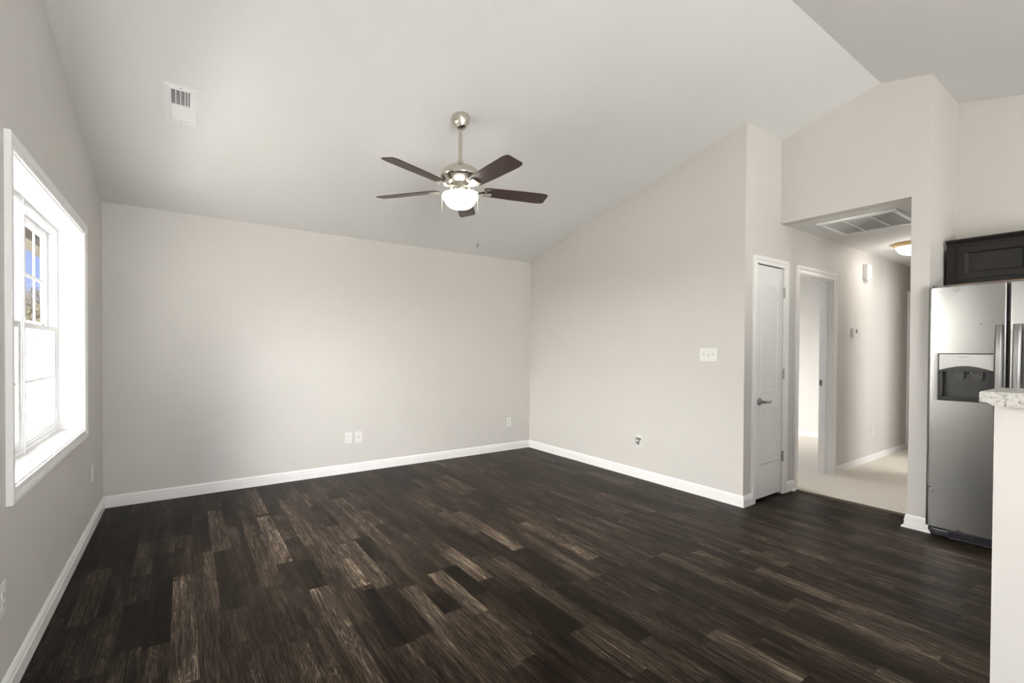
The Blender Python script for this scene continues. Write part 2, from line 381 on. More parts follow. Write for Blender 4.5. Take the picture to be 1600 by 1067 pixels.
# ------------------------------------------------------------ ceiling
bm = bmesh.new()
prism(bm, [(Y0+.2, zc(Y0+.2)), (YR, zc(YR)), (YR, zc(YR)+.1), (Y0+.2, zc(Y0+.2)+.1)], 0, X0-.16, XK+.12)
prism(bm, [(YR, zc(YR)), (YB-.15, zc(YB-.15)), (YB-.15, zc(YB-.15)+.1), (YR, zc(YR)+.1)], 0, X0-.16, XK+.12)
tag(obj('ceiling', bm, m_ceil), 'pale vaulted ceiling with two slopes meeting at a ridge', kind='structure')
bm = bmesh.new(); box(bm, X2+.107, XE+.1, YP, YC, HH, HH+.05)
box(bm, 3.86, 7.8, YC+.117, 5.3, 2.44, 2.50)
tag(obj('ceiling_hallway', bm, m_ceil), 'low flat pale ceiling over the hallway', kind='structure')

# ------------------------------------------------------------ walls
WY0, WY1, WZ0, WZ1 = 2.49, 4.02, .752, 2.012          # window 1 opening
WB0, WB1 = 1.53, 1.93                                     # window 2 (behind the frame edge)
bm = bmesh.new()
wall_cells(bm, 0, X0-.16, X0, YB-.12, Y0+.12, 0, lambda s: zc(s)+.03, [(WY0, WY1, WZ0, WZ1), (WB0, WB1, WZ0, WZ1)], [YR])
tag(obj('wall_left', bm, m_wall), 'warm light grey left wall with the white window', kind='structure')
bm = bmesh.new(); wall_cells(bm, 1, Y0, Y0+.12, X0, X1+.114, 0, lambda s: zc(Y0)+.005)
tag(obj('wall_back', bm, m_wall), 'wide warm light grey back wall with low ceiling edge', kind='structure')
bm = bmesh.new(); wall_cells(bm, 0, X1, X1+.114, YC+.114, Y0, 0, lambda s: zc(s)+.03)
tag(obj('wall_right', bm, m_wall), 'warm light grey right wall under the rising ceiling slope', kind='structure')
bm = bmesh.new(); H = [(3.945, 4.395, 0, 2.024), (4.70, 5.465, 0, 2.018)]
wall_cells(bm, 1, YC, YC+.114, X1, X2+.107, 0, zc(YC)+.01, H[:1]); wall_cells(bm, 1, YC, YC+.114, X2+.107, XE, 0, HH+.02, H[1:])
tag(obj('wall_hallway', bm, m_wall), 'light grey wall with the closet door and the cased opening, running down the hallway', kind='structure')
bm = bmesh.new()
wall_cells(bm, 0, X2, X2+.107, YP2, YC, HH, lambda s: zc(s)+.02, (), [YR])
wall_cells(bm, 1, YP2, YP, X2, X2+.107, 0, HH); wall_cells(bm, 1, YP2, YP, X2+.107, XK+.1, 0, zc(YP2)+.01); wall_cells(bm, 1, YP2, YP, XK+.1, XE, 0, HH+.02, [(6.25, 7.05, 0, 2.03)])
tag(obj('wall_header', bm, m_wall), 'light grey wall over the hallway opening with its narrow post beside the fridge', kind='structure')
bm = bmesh.new(); wall_cells(bm, 0, XK, XK+.1, YB-.1, YP2, 0, lambda s: zc(s)+.03)
tag(obj('wall_kitchen', bm, m_wall), 'light grey kitchen wall behind the fridge and the dark cabinet', kind='structure')
bm = bmesh.new(); wall_cells(bm, 1, YB-.12, YB, X0, XK, 0, zc(YB)+.02, [(.1, 1.9, .02, 2.05), (3.3, 4.5, 1.0, 2.0)])  # both openings added to let the fill light in
tag(obj('wall_rear', bm, m_wall), 'light grey rear wall with two openings added for the fill light', kind='structure')
bm = bmesh.new(); wall_cells(bm, 0, 7.7, 7.8, YC+.114, 5.3, 0, 2.46); wall_cells(bm, 1, 5.2, 5.3, 3.75, 7.8, 0, 2.46, [(4.6, 5.6, .8, 2.1)]); 
wall_cells(bm, 0, 3.86, 3.92, 4.903, 5.3, 0, 2.46)
tag(obj('wall_bedroom', bm, m_wall), 'pale wall of the room seen through the cased opening', kind='structure')
bm = bmesh.new(); wall_cells(bm, 0, XE, XE+.1, YP2, YC+.114, 0, 2.46)
tag(obj('wall_end', bm, m_wall), 'light grey wall closing the hallway', kind='structure')
bm = bmesh.new(); wall_cells(bm, 1, 2.60, 2.66, 3.86, 4.66, 0, 2.44); wall_cells(bm, 0, 4.56, 4.64, YC+.114, 2.60, 0, 2.44)
tag(obj('wall_closet', bm, m_wall), 'closet walls behind the narrow door', kind='structure')

bm = bmesh.new(); wall_cells(bm, 0, 5.15, 5.25, -2.4, YP2-.002, 0, 2.44); wall_cells(bm, 0, 8.2, 8.3, -2.4, YP2-.002, 0, 2.44); wall_cells(bm, 1, -2.4, -2.3, 5.25, 8.2, 0, 2.44); box(bm, 5.15, 8.3, -2.4, YP2-.002, 2.44, 2.5)
tag(obj('wall_second_bedroom', bm, m_wall), 'pale walls of the room on the far side of the hallway', kind='structure')
bm = bmesh.new(); box(bm, 5.25, 8.2, -2.3, YP2, -.003, .012); box(bm, 6.25, 7.05, YP2, YP, -.003, .012)
tag(obj('floor_second_bedroom', bm, m_carpet), 'beige carpet of the room on the far side of the hallway', kind='structure')

# baseboards: one mitred path, one object per wall
def boards(path, names, prof=BASE, labels=None):
    R = sweep_rings(path, prof, (0, 0, 1))
    for i, nm in enumerate(names):
        if nm is None: continue
        b = bmesh.new(); rings_to_mesh(b, [R[i], R[i+1]], False); o = obj(nm, b, m_trim); tag(o, labels[i], kind='structure')
boards([(3.879, YC, 0), (X1, YC, 0), (X1, Y0, 0), (X0, Y0, 0), (X0, YB, 0)], ['baseboard_corner', 'baseboard_right', 'baseboard_back', 'baseboard_left'],
       labels=['short white baseboard between the right wall corner and the closet door', 'white baseboard along the right wall', 'white baseboard along the back wall', 'white baseboard along the left wall'])
boards([(4.636, YC, 0), (4.478, YC, 0)], ['baseboard_stub'], labels=['short white baseboard between closet door and cased opening'])
boards([(7.80, YC, .012), (5.54, YC, .012)], ['baseboard_hallway'], [(a*.8, b*.74) for a, b in BASE], labels=['white baseboard along the hallway wall above the carpet'])
boards([(4.40, YP2, 0), (X2, YP2, 0), (X2, YP, 0), (4.56, YP, 0)], ['baseboard_fridge', 'baseboard_post', 'baseboard_opening'], SHOE,
       ['white baseboard on the fridge side of the post', 'white baseboard across the foot of the post by the fridge', 'white baseboard on the hallway side of the post'])
boards([(7.7, YC+.12, .012), (7.7, 5.2, .012)], ['baseboard_bedroom'], [(a*.8, b*.74) for a, b in BASE], labels=['white baseboard of the room beyond the cased opening'])
bm = bmesh.new(); box(bm, 4.545, 4.610, YC-.045, YC-.0155, 0, .016, .005)
tag(obj('trim_2', bm, m_trim), 'short white shoe moulding offcut at the carpet edge', kind='structure')

# ------------------------------------------------------------ window
def window(nm, y0, y1, label, full):
    w = thing(nm, label, None, (X0-.1, (y0+y1)/2, WZ0), kind='structure')
    z0, z1 = WZ0, WZ1
    b = bmesh.new(); sweep(b, [(X0, y0, z0), (X0, y0, z1), (X0, y1, z1), (X0, y1, z0)], [(0, 0), (0, .011), (.005, .014), (.022, .013), (.028, .0165), (.040, .0195), (.052, .0195), (.055, .017), (.055, 0)], (1, 0, 0), True); obj('casing', b, m_trim, w)
    b = bmesh.new(); d = .006     # white jamb liner of the deep reveal
    xf = X0-.112
    box(b, xf-.006, X0+.003, y0-.001, y0+d, z0, z1); box(b, xf-.006, X0+.003, y1-d, y1+.001, z0, z1); box(b, xf-.006, X0+.003, y0, y1, z1-d, z1+.001); box(b, xf-.006, X0+.003, y0, y1, z0-.001, z0+d); obj('jamb_liner', b, m_trim, w)
    b = bmesh.new(); ym = (y0+y1)/2-.015; xa, xb = X0-.185, xf
    box(b, xa, xb, y0, y0+.030, z0, z1); box(b, xa, xb, y1-.030, y1, z0, z1); box(b, xa, xb, ym-.020, ym+.020, z0+.001, z1-.001); box(b, xa, xb-.0005, y0+.030, y1-.030, z1-.032, z1)
    box(b, xa, xb-.0005, y0+.030, y1-.030, z0, z0+.030); box(b, xb-.004, xb+.006, ym-.010, ym+.010, z0+.006, z1-.006)
    for yy in (y0+.030, ym-.024, ym+.020, y1-.034): box(b, X0-.150, X0-.146, yy, yy+.004, z0+.03, z1-.03)
    obj('window_frame', b, m_vinyl, w)
    for (a, c) in ((y0+.030, ym-.020), (ym+.020, y1-.030)):
        for (p, q, zl, zh, nmz) in ((X0-.146, X0-.118, z0+.030, 1.405, 'lower_sash'), (X0-.180, X0-.152, 1.372, z1-.032, 'upper_sash')):
            b = bmesh.new(); st = .038; lo = .045 if nmz == 'lower_sash' else .030; hi = .030 if nmz == 'lower_sash' else .038
            box(b, p, q, a, a+st, zl, zh, .003); box(b, p, q, c-st, c, zl, zh, .003); box(b, p+.001, q-.001, a+st-.003, c-st+.003, zl, zl+lo, .003); box(b, p+.001, q-.001, a+st-.003, c-st+.003, zh-hi, zh, .003)
            if nmz == 'lower_sash': box(b, q-.004, q+.006, a+.02, c-.02, zl+.004, zl+.016, .003); box(b, q-.004, q+.010, (a+c)/2-.03, (a+c)/2+.03, zh-.006, zh+.010, .004)
            s = obj(nmz, b, m_vinyl, w)
            b = bmesh.new(); g = bmesh.new(); xm = (p+q)/2
            zg0, zg1, yg0, yg1 = zl+lo, zh-hi, a+st, c-st
            nc = 3 if full else 2
            for q_ in range(1, nc): yq = yg0+(yg1-yg0)*q_/nc; box(b, xm-.0035, xm+.0035, yq-.008, yq+.008, zg0, zg1)
            box(b, xm-.0036, xm+.0036, yg0, yg1, (zg0+zg1)/2-.008, (zg0+zg1)/2+.008)
            obj('muntin', b, m_vinyl, s)
            box(g, xm-.0015, xm+.0015, yg0-.004, yg1+.004, zg0-.004, zg1+.004); obj('glass_pane', g, m_glass, s)
    return w
window('window_1', WY0, WY1, 'white double hung window set deep in the left wall with cased surround', True)
window('window_2', WB0, WB1, 'second white double hung window in the left wall beside the camera', False)
# frames of the made-up patio door and kitchen window that pass fill light
def rear_frame(nm, x0, x1, z0, z1, label):
    w = thing(nm, label, None, ((x0+x1)/2, YB-.05, z0), kind='structure')
    b = bmesh.new(); y0, y1 = YB-.09, YB-.03
    for a, c in ((x0, x0+.05), (x1-.05, x1), ((x0+x1)/2-.04, (x0+x1)/2+.04)): box(b, a, c, y0, y1, z0, z1)
    box(b, x0, x1, y0, y1, z1-.05, z1); box(b, x0, x1, y0, y1, z0, z0+.05); obj('frame', b, m_vinyl, w)
    b = bmesh.new(); sweep(b, [(x0, YB, z0), (x1, YB, z0), (x1, YB, z1), (x0, YB, z1)][::-1], CASE, (0, 1, 0), True); obj('casing', b, m_trim, w)
rear_frame('added_rear_door', .1, 1.9, .02, 2.05, 'patio door frame added in the rear wall for the fill light')
rear_frame('added_rear_window', 3.3, 4.5, 1.0, 2.0, 'kitchen window frame added in the rear wall for the fill light')

# ------------------------------------------------------------ closet door
D = thing('door_1', 'narrow white closet door with arched panel and lever handle', None, (4.17, YC, 0), kind='structure')
bm = bmesh.new(); sweep(bm, [(3.935, YC, 0), (3.935, YC, 2.022), (4.408, YC, 2.022), (4.408, YC, 0)], [(a*1.07, b) for a, b in CASE], (0, -1, 0)); obj('casing', bm, m_trim, D)
bm = bmesh.new(); box(bm, 3.925, 3.943, YC-.004, YC+.11, 0, 2.03); box(bm, 4.397, 4.412, YC-.004, YC+.11, 0, 2.03); box(bm, 3.93, 4.41, YC-.004, YC+.11, 2.024, 2.036); obj('jamb', bm, m_trim, D)
bm = bmesh.new(); box(bm, 3.946, 4.394, YC+.004, YC+.038, .022, 2.016, .002)
sl = obj('door_slab', bm, m_door, D)
def arch(x0, x1, z0, z1, rise, n=14):
    pts = [(x0, z0)]
    for i in range(n+1):
        u = i/n; pts.append((x0+(x1-x0)*u, z1-rise+rise*math.sin(PI*u)**.8 if rise else z1))
    pts.append((x1, z0)); return pts
bm = bmesh.new(); RG = [(-.010, 0), (-.006, .0045), (0, .0055), (.006, .0035), (.013, .0012), (.018, 0)]
RG2 = [(-.038, 0), (-.032, .004), (-.026, .004), (-.022, 0)]
for z0, z1, rise in ((.93, 1.85, .055), (.32, .79, 0)):
    pts = arch(4.03, 4.305, z0, z1, rise) if rise else [(4.03, z0), (4.03, z1), (4.305, z1), (4.305, z0)]
    P3 = [(x, YC+.0045, z) for x, z in pts]
    sweep(bm, P3, RG, (0, -1, 0), True)
obj('panel_moulding', bm, m_door, sl)
for z in (1.805, 1.079, .34):
    bm = bmesh.new(); box(bm, 4.398, 4.420, YC-.004, YC-.0005, z-.045, z+.045, .001); tube(bm, [(4.397, YC-.010, z-.046), (4.397, YC-.010, z+.046)], .0065, 10)
    for q in (-.028, 0, .028): box(bm, 4.407, 4.413, YC-.006, YC-.003, z+q-.003, z+q+.003)
    tag(obj('hinge', bm, m_chrome, D), 'grey steel hinge')
hx, hz = 3.998, .852
bm = bmesh.new()
for (r, y) in ():
    pass
def disc_y(bm, x, z, prof, seg=24):
    rings = [[(x+r*math.cos(2*PI*k/seg), y, z+r*math.sin(2*PI*k/seg)) for k in range(seg)] for r, y in prof]; rings_to_mesh(bm, rings, False)
disc_y(bm, hx, hz, [(.033, YC+.004), (.033, YC-.002), (.029, YC-.008), (.018, YC-.012), (.013, YC-.016), (.012, YC-.05), (.010, YC-.056)])
pts = [(hx-.004, YC-.048, hz), (hx+.02, YC-.052, hz+.001), (hx+.045, YC-.052, hz-.004), (hx+.07, YC-.050, hz-.006), (hx+.09, YC-.048, hz), (hx+.112, YC-.046, hz+.006)]
tube(bm, pts, [.011, .010, .009, .008, .006, .003], 12); tag(obj('door_handle', bm, m_chrome, D, smooth=True), 'curved steel lever handle')

# ------------------------------------------------------------ cased opening
D = thing('door_2', 'white cased opening leading to the carpeted room beyond', None, (5.08, YC, 0), kind='structure')
CB = [(a*1.15, b) for a, b in CASE]
bm = bmesh.new(); sweep(bm, [(4.702, YC, .0), (4.702, YC, 2.012), (5.463, YC, 2.012), (5.463, YC, .0)], CB, (0, -1, 0)); obj('casing', bm, m_trim, D)
bm = bmesh.new(); box(bm, 4.694, 4.712, YC-.003, YC+.118, .012, 2.02); box(bm, 5.453, 5.472, YC-.003, YC+.118, .012, 2.02); box(bm, 4.70, 5.47, YC-.003, YC+.118, 2.004, 2.022)
obj('jamb', bm, m_trim, D)
bm = bmesh.new(); box(bm, 5.441, 5.454, YC+.045, YC+.083, .012, 2.0, .002); box(bm, 4.711, 4.724, YC+.045, YC+.083, .012, 2.0, .002); box(bm, 4.712, 5.453, YC+.045, YC+.083, 1.992, 2.005, .002); obj('door_stop', bm, m_trim, D)
bm = bmesh.new(); box(bm, 5.450, 5.4535, YC+.088, YC+.114, .925, .985, .001); box(bm, 5.449, 5.4505, YC+.095, YC+.106, .943, .967, mi=1); tag(obj('strike_plate', bm, [m_chrome, m_slot], D), 'small steel strike plate')
D = thing('door_3', 'white door casing at the far end of the hallway wall', None, (8.2, YC, 0), kind='structure')
bm = bmesh.new(); sweep(bm, [(7.868, YC, .012), (7.868, YC, 2.02), (8.6, YC, 2.02), (8.6, YC, .012)], CASE, (0, -1, 0)); obj('casing', bm, m_trim, D)
bm = bmesh.new(); box(bm, 7.868, 8.6, YC-.003, YC-.0005, .012, 2.02); obj('door_slab', bm, m_door, D)

# ------------------------------------------------------------ wall plates
def place(o_fn, origin, rz): pass
def plate(name, label, cat, pos, face, kind, group=None):
    """plates are modelled facing -y at the origin, then turned: face in deg about z"""
    t = thing(name, label, cat, pos, group); t.rotation_euler = (0, 0, math.radians(face))
    w, h = {'triple': (.168, .115), 'duplex': (.072, .115), 'coax': (.076, .118), 'cable': (.072, .115)}[kind]
    def part(nm, b, m, par=None, smooth=False):
        me = bpy.data.meshes.new(nm); bmesh.ops.recalc_face_normals(b, faces=b.faces[:]); b.to_mesh(me); b.free()
        for x in (m if isinstance(m, list) else [m]): me.materials.append(x)
        if smooth:
            for p in me.polygons: p.use_smooth = True
        o = bpy.data.objects.new(nm, me); C.objects.link(o); o.parent = par or t; return o
    b = bmesh.new(); box(b, -w/2, w/2, -.006, 0, -h/2, h/2, .0025); part('cover_plate', b, m_plate)
    if kind == 'duplex':
        for z in (.02, -.02):
            b = bmesh.new(); box(b, -.017, .017, -.0085, -.004, z-.0145, z+.0145, .003)
            box(b, -.008, -.0055, -.0090, -.008, z-.001, z+.007, mi=1); box(b, .0055, .008, -.0090, -.008, z-.001, z+.007, mi=1); box(b, -.002, .002, -.0090, -.008, z-.010, z-.006, mi=1)
            part('receptacle', b, [m_plate, m_slot])
    if kind == 'triple':
        for i, x in enumerate((-.046, 0, .046)):
            b = bmesh.new(); box(b, x-.0055, x+.0055, -.007, -.005, -.012, .012, mi=1); up = 1 if i == 1 else -1
            prism(b, [(-.005, -.006), (-.016, up*.012-.002), (-.016, up*.012+.004), (-.005, .006)], 0, x-.004, x+.004)
            part('toggle', b, [m_plate, plain('slot_shade_grey', (.40, .39, .37), .5)])  # shade of the slot painted as a grey bar
    if kind in ('coax',):
        b = bmesh.new(); rings = [[(r*math.cos(2*PI*k/14), y, r*math.sin(2*PI*k/14)) for k in range(14)] for r, y in ((.0065, -.005), (.0065, -.010), (.004, -.010), (.004, -.017), (.0, -.017))]
        rings_to_mesh(b, rings[:4], False); part('coax_jack', b, m_chrome)
    if kind == 'cable':
        b = bmesh.new(); box(b, -.028, .022, -.030, -.006, .018, .036, .003); tube(b, [(.014, -.034, .027), (.014, -.022, .027)], .013, 14); part('bracket', b, m_chrome)
        b = bmesh.new(); tube(b, [(.012, -.028, .020), (.016, -.030, .0), (.014, -.032, -.018), (.006, -.032, -.028), (-.004, -.028, -.022), (-.006, -.018, -.014), (-.006, -.006, -.012)], .006, 10); part('cable', b, m_chrome, smooth=True)
        b = bmesh.new(); box(b, -.032, -.010, -.020, -.006, -.026, -.006, .002); part('connector', b, m_grey)
    return t
plate('light_switch', 'white triple toggle light switch plate on the right wall', 'light switch', (X1, 2.328, 1.248), -90, 'triple')
plate('wall_outlet', 'white outlet low on the back wall near the right corner', 'outlet', (3.412, Y0, .360), 0, 'duplex')
plate('wall_outlet', 'white two socket outlet on the back wall, left of the cable plate', 'outlet', (1.392, Y0, .362), 0, 'duplex')
plate('coax_plate', 'white cable plate with a small metal jack, right of the paired outlet', 'cable plate', (1.496, Y0, .364), 0, 'coax')
plate('cable_plate', 'low white plate on the right wall with a grey metal bracket and curled cable', 'cable plate', (X1, 3.073, .372), -90, 'cable')
plate('wall_outlet', 'white outlet low on the left wall beyond the window, near the back corner', 'outlet', (X0, 4.365, .397), 90, 'duplex')
plate('wall_outlet', 'white outlet on the left wall at the left edge, nearer than the window', 'outlet', (X0, 2.368, .385), 90, 'duplex')
plate('wall_outlet', 'white outlet low on the hallway wall above the carpet', 'outlet', (6.595, YC, .355), 0, 'duplex')
t = thing('door_chime', 'white rectangular door chime box high on the hallway wall', 'door chime', (6.31, YC, 2.10))
bm = bmesh.new(); box(bm, 6.245, 6.375, YC-.048, YC, 2.105, 2.265, .006); obj('cover', bm, m_plate, t)
bm = bmesh.new(); box(bm, 6.258, 6.345, YC-.040, YC, 2.085, 2.106, .003); obj('base', bm, m_ceil, t)
bm = bmesh.new(); disc_y(bm, 6.315, 2.225, [(.013, YC-.046), (.013, YC-.0505), (.008, YC-.0505)], 16); tag(obj('sounder', bm, m_ceil, t), 'small round sounder')
t = thing('thermostat', 'small white thermostat with grey display on the hallway wall', 'thermostat', (5.97, YC, 1.43))
bm = bmesh.new(); box(bm, 5.925, 6.045, YC-.028, YC, 1.442, 1.536, .004); obj('housing', bm, m_plate, t)
bm = bmesh.new(); box(bm, 5.985, 6.028, YC-.0295, YC-.027, 1.486, 1.528, .0005); tag(obj('display', bm, m_grey, t), 'grey display')
bm = bmesh.new(); box(bm, 5.922, 5.93, YC-.022, YC, 1.444, 1.534, .001); obj('back_plate', bm, m_plate, t)

# ------------------------------------------------------------ ceiling register (in the slope)
ang = -math.atan(SL)
def on_slope(name, label, cat, x, y):
    t = thing(name, label, cat, (x, y, zc(y))); t.rotation_euler = (ang, 0, 0); return t
def lpart(nm, b, m, t, smooth=False):
    me = bpy.data.meshes.new(nm); bmesh.ops.recalc_face_normals(b, faces=b.faces[:]); b.to_mesh(me); b.free()
    for x in (m if isinstance(m, (list, tuple)) else [m]): me.materials.append(x)
    if smooth:
        for p in me.polygons: p.use_smooth = True
        try: me.set_sharp_from_angle(angle=math.radians(35))
        except Exception: pass
    o = bpy.data.objects.new(nm, me); C.objects.link(o); o.parent = t; return o
t = on_slope('ceiling_vent', 'white ceiling air register with slotted louvres on the sloped ceiling', 'vent', -.012, 3.533)
FW, FL = .080, .176
bm = bmesh.new()
prof = [(0, 0), (.034, 0), (.034, .003), (.004, .009), (0, .009)]
sweep(bm, [(-FW+.034, -FL+.034, 0), (FW-.034, -FL+.034, 0), (FW-.034, FL-.034, 0), (-FW+.034, FL-.034, 0)], prof, (0, 0, -1), True)
box(bm, -FW+.030, FW-.030, -.006, .006, -.008, 0); lpart('frame', bm, m_trim, t)
bm = bmesh.new(); box(bm, -FW+.03, FW-.03, -FL+.03, FL-.03, -.0012, .0); lpart('duct_backing', bm, m_void, t)
for s, nm in ((-1, 'louvre_bank'), (1, 'louvre_bank')):
    bm = bmesh.new(); a, b_ = (-FL+.036, -.006) if s < 0 else (.006, FL-.036); n = 15
    for i in range(n):
        y = a+(i+.5)*(b_-a)/n; hw = (b_-a)/n*.5
        if s < 0: P = [(y-hw*.75, -.0065), (y-hw*.55, -.0075), (y+hw*.85, -.002), (y+hw*.7, -.001)]
        else: P = [(y+hw*.92, -.0060), (y+hw*.78, -.0070), (y-hw*.92, -.003), (y-hw*.78, -.002)]
        prism(bm, P, 0, -FW+.034, FW-.034)
    for x in (-.024, 0, .022, .036) if s < 0 else (): box(bm, x-.0022, x+.0022, a, b_, -.0062, -.001)
    lpart(nm, bm, m_trim, t)
bm = bmesh.new(); box(bm, -.008, .008, FL-.040, FL-.030, -.016, -.007, .003); lpart('damper_lever', bm, m_trim, t)
for y in (-FL+.016, FL-.016): bm = bmesh.new(); box(bm, -.003, .003, y-.003, y+.003, -.0085, -.005); lpart('screw', bm, m_chrome, t)

# return grille in the hallway ceiling
t = thing('return_grille', 'large white louvred return air grille in the hallway ceiling', 'vent', (4.9, 1.545, HH))
gx0, gx1, gy0, gy1 = 4.59, 5.20, 1.262, 1.83
bm = bmesh.new(); sweep(bm, [(gx0+.03, gy0+.03, HH), (gx1-.03, gy0+.03, HH), (gx1-.03, gy1-.03, HH), (gx0+.03, gy1-.03, HH)], [(0, 0), (.03, 0), (.03, .010), (.022, .016), (0, .016)], (0, 0, -1), True); obj('frame', bm, m_trim, t)
bm = bmesh.new(); box(bm, gx0+.03, gx1-.03, gy0+.03, gy1-.03, HH-.002, HH-.0005); obj('filter_backing', bm, m_vinyl, t)
bm = bmesh.new(); n = 34
for i in range(n):
    x = gx0+.03+(i+.5)*(gx1-gx0-.06)/n; prism(bm, [(x-.0085, HH-.0085), (x-.0075, HH-.0100), (x+.0080, HH-.006), (x+.0075, HH-.0045)], 1, gy0+.03, gy1-.03)
obj('louvres', bm, m_trim, t)
for y in (1.452, 1.641):
    bm = bmesh.new(); box(bm, gx0+.03, gx1-.03, y-.004, y+.004, HH-.0155, HH-.001); obj('divider', bm, m_trim, t)

# hallway flush lamp
LX, LY = 6.19, 1.558
t = thing('flush_ceiling_lamp', 'round flush ceiling lamp with gold ring, glowing in the hallway', 'ceiling lamp', (LX, LY, HH))
bm = bmesh.new(); lathe(bm, [(.0, HH), (.165, HH), (.168, HH-.012), (.163, HH-.030), (.150, HH-.040), (.142, HH-.036), (.142, HH-.02), (0, HH-.02)], (LX, LY), 48); obj('ring', bm, m_gold, t, smooth=True)
bm = bmesh.new(); lathe(bm, [(.143, HH-.030), (.138, HH-.055), (.120, HH-.082), (.09, HH-.105), (.05, HH-.118), (.0, HH-.122)], (LX, LY), 48); obj('glass_bowl', bm, m_frost2, t, smooth=True)
bm = bmesh.new(); lathe(bm, [(0, HH-.12), (.012, HH-.122), (.014, HH-.128), (.006, HH-.140), (0, HH-.142)], (LX, LY), 16); obj('finial', bm, m_gold, t, smooth=True)

# ------------------------------------------------------------ ceiling fan
FXc, FYc = 1.605, 2.924; ZC = zc(FYc)
FAN = thing('ceiling_fan', 'five bladed dark brown ceiling fan with lit bowl on a nickel downrod', 'ceiling fan', (FXc, FYc, ZC))
bm = bmesh.new(); lathe(bm, [(0, .0), (.066, .0), (.068, -.012), (.066, -.022), (.058, -.040), (.047, -.058), (.040, -.066), (.037, -.074), (.033, -.080), (.022, -.083), (0, -.083)], (0, 0), 44)
bmesh.ops.transform(bm, verts=bm.verts[:], matrix=Matrix.Translation((FXc, FYc, ZC)) @ Matrix.Rotation(ang, 4, 'X')); obj('canopy', bm, m_nickel, FAN, smooth=True)
bm = bmesh.new(); tube(bm, [(FXc, FYc, ZC-.07), (FXc, FYc, 2.590)], .0135, 18); obj('downrod', bm, m_nickel, FAN, smooth=True)
bm = bmesh.new(); lathe(bm, [(0, 2.618), (.020, 2.618), (.024, 2.608), (.026, 2.592), (.034, 2.584), (.068, 2.578), (.100, 2.566), (.124, 2.548), (.137, 2.528), (.141, 2.508), (.140, 2.500), (.134, 2.490), (.126, 2.486), (.104, 2.458), (.082, 2.448), (0, 2.448)], (FXc, FYc), 56); obj('motor_housing', bm, m_nickel, FAN, smooth=True)
bm = bmesh.new(); lathe(bm, [(0, 2.450), (.060, 2.450), (.066, 2.444), (.066, 2.434), (.072, 2.430), (.072, 2.418), (.060, 2.414), (.056, 2.396), (.066, 2.388), (.075, 2.386), (0, 2.386)], (FXc, FYc), 48); obj('light_fitter', bm, m_nickel, FAN, smooth=True)
bm = bmesh.new(); lathe(bm, [(.0, 2.387), (.078, 2.387), (.105, 2.384), (.122, 2.377), (.1285, 2.366), (.127, 2.355), (.118, 2.346), (.112, 2.341), (.108, 2.330), (.096, 2.310), (.077, 2.294), (.050, 2.284), (.020, 2.279), (0, 2.278)], (FXc, FYc), 64); obj('glass_bowl', bm, m_frost, FAN, smooth=True)
def blade_mesh():
    b = bmesh.new(); th = .006; out = []
    pts = [(.170, .046), (.185, .056), (.40, .064), (.60, .068), (.640, .064), (.655, .050)]
    top = [(x, y) for x, y in pts] + [(x, -y) for x, y in pts[::-1]]
    A = [b.verts.new((x, y, -th/2)) for x, y in top]; B = [b.verts.new((x, y, th/2)) for x, y in top]
    b.faces.new(A[::-1]); b.faces.new(B)
    for i in range(len(A)): j = (i+1) % len(A); b.faces.new((A[i], A[j], B[j], B[i]))
    bmesh.ops.bevel(b, geom=[e for e in b.edges if abs(e.verts[0].co.z-e.verts[1].co.z) < 1e-6], offset=.0015, segments=1, affect='EDGES')
    bmesh.ops.recalc_face_normals(b, faces=b.faces[:])
    me = bpy.data.meshes.new('blade'); b.to_mesh(me); b.free(); me.materials.append(m_blade); return me
def bracket_mesh():
    b = bmesh.new()
    # arm sweeping from the hub, widening into a plate under the blade root
    st = [(.060, .016, .014), (.085, .012, .004), (.115, .011, -.008), (.140, .014, -.012), (.160, .024, -.0095), (.185, .034, -.0075), (.215, .036, -.0072), (.232, .030, -.0072)]
    rings = [[(x, -w, z-.0045), (x, -w*.5, z-.007), (x, w*.5, z-.007), (x, w, z-.0045), (x, w, z+.003), (x, -w, z+.003)] for x, w, z in st]
    rings_to_mesh(b, rings, False)
    for (x, y) in ((.185, .020), (.185, -.020), (.218, 0)):
        rr = [[(x+r*math.cos(2*PI*k/10), y+r*math.sin(2*PI*k/10), z) for k in range(10)] for r, z in ((.006, -.008), (.006, -.016), (.003, -.018))]; rings_to_mesh(b, rr, False)
    bmesh.ops.recalc_face_normals(b, faces=b.faces[:])
    me = bpy.data.meshes.new('blade_bracket'); b.to_mesh(me); b.free(); me.materials.append(m_nickel)
    for p in me.polygons: p.use_smooth = True
    try: me.set_sharp_from_angle(angle=math.radians(40))
    except Exception: pass
    return me
bmh, brh = blade_mesh(), bracket_mesh(); ZB = 2.418
b0 = bpy.data.objects.new('blade', bmh); C.objects.link(b0); b0.parent = FAN
k0 = bpy.data.objects.new('blade_bracket', brh); C.objects.link(k0); k0.parent = b0
for i in range(5):
    o = b0 if i == 0 else b0.copy(); k = k0 if i == 0 else k0.copy()
    if i: C.objects.link(o); C.objects.link(k); k.parent = o
    o.location = Vector((FXc, FYc, ZB)) - FAN.location
    o.rotation_euler = (math.radians(-12), 0, math.radians(-160.5+72*i))
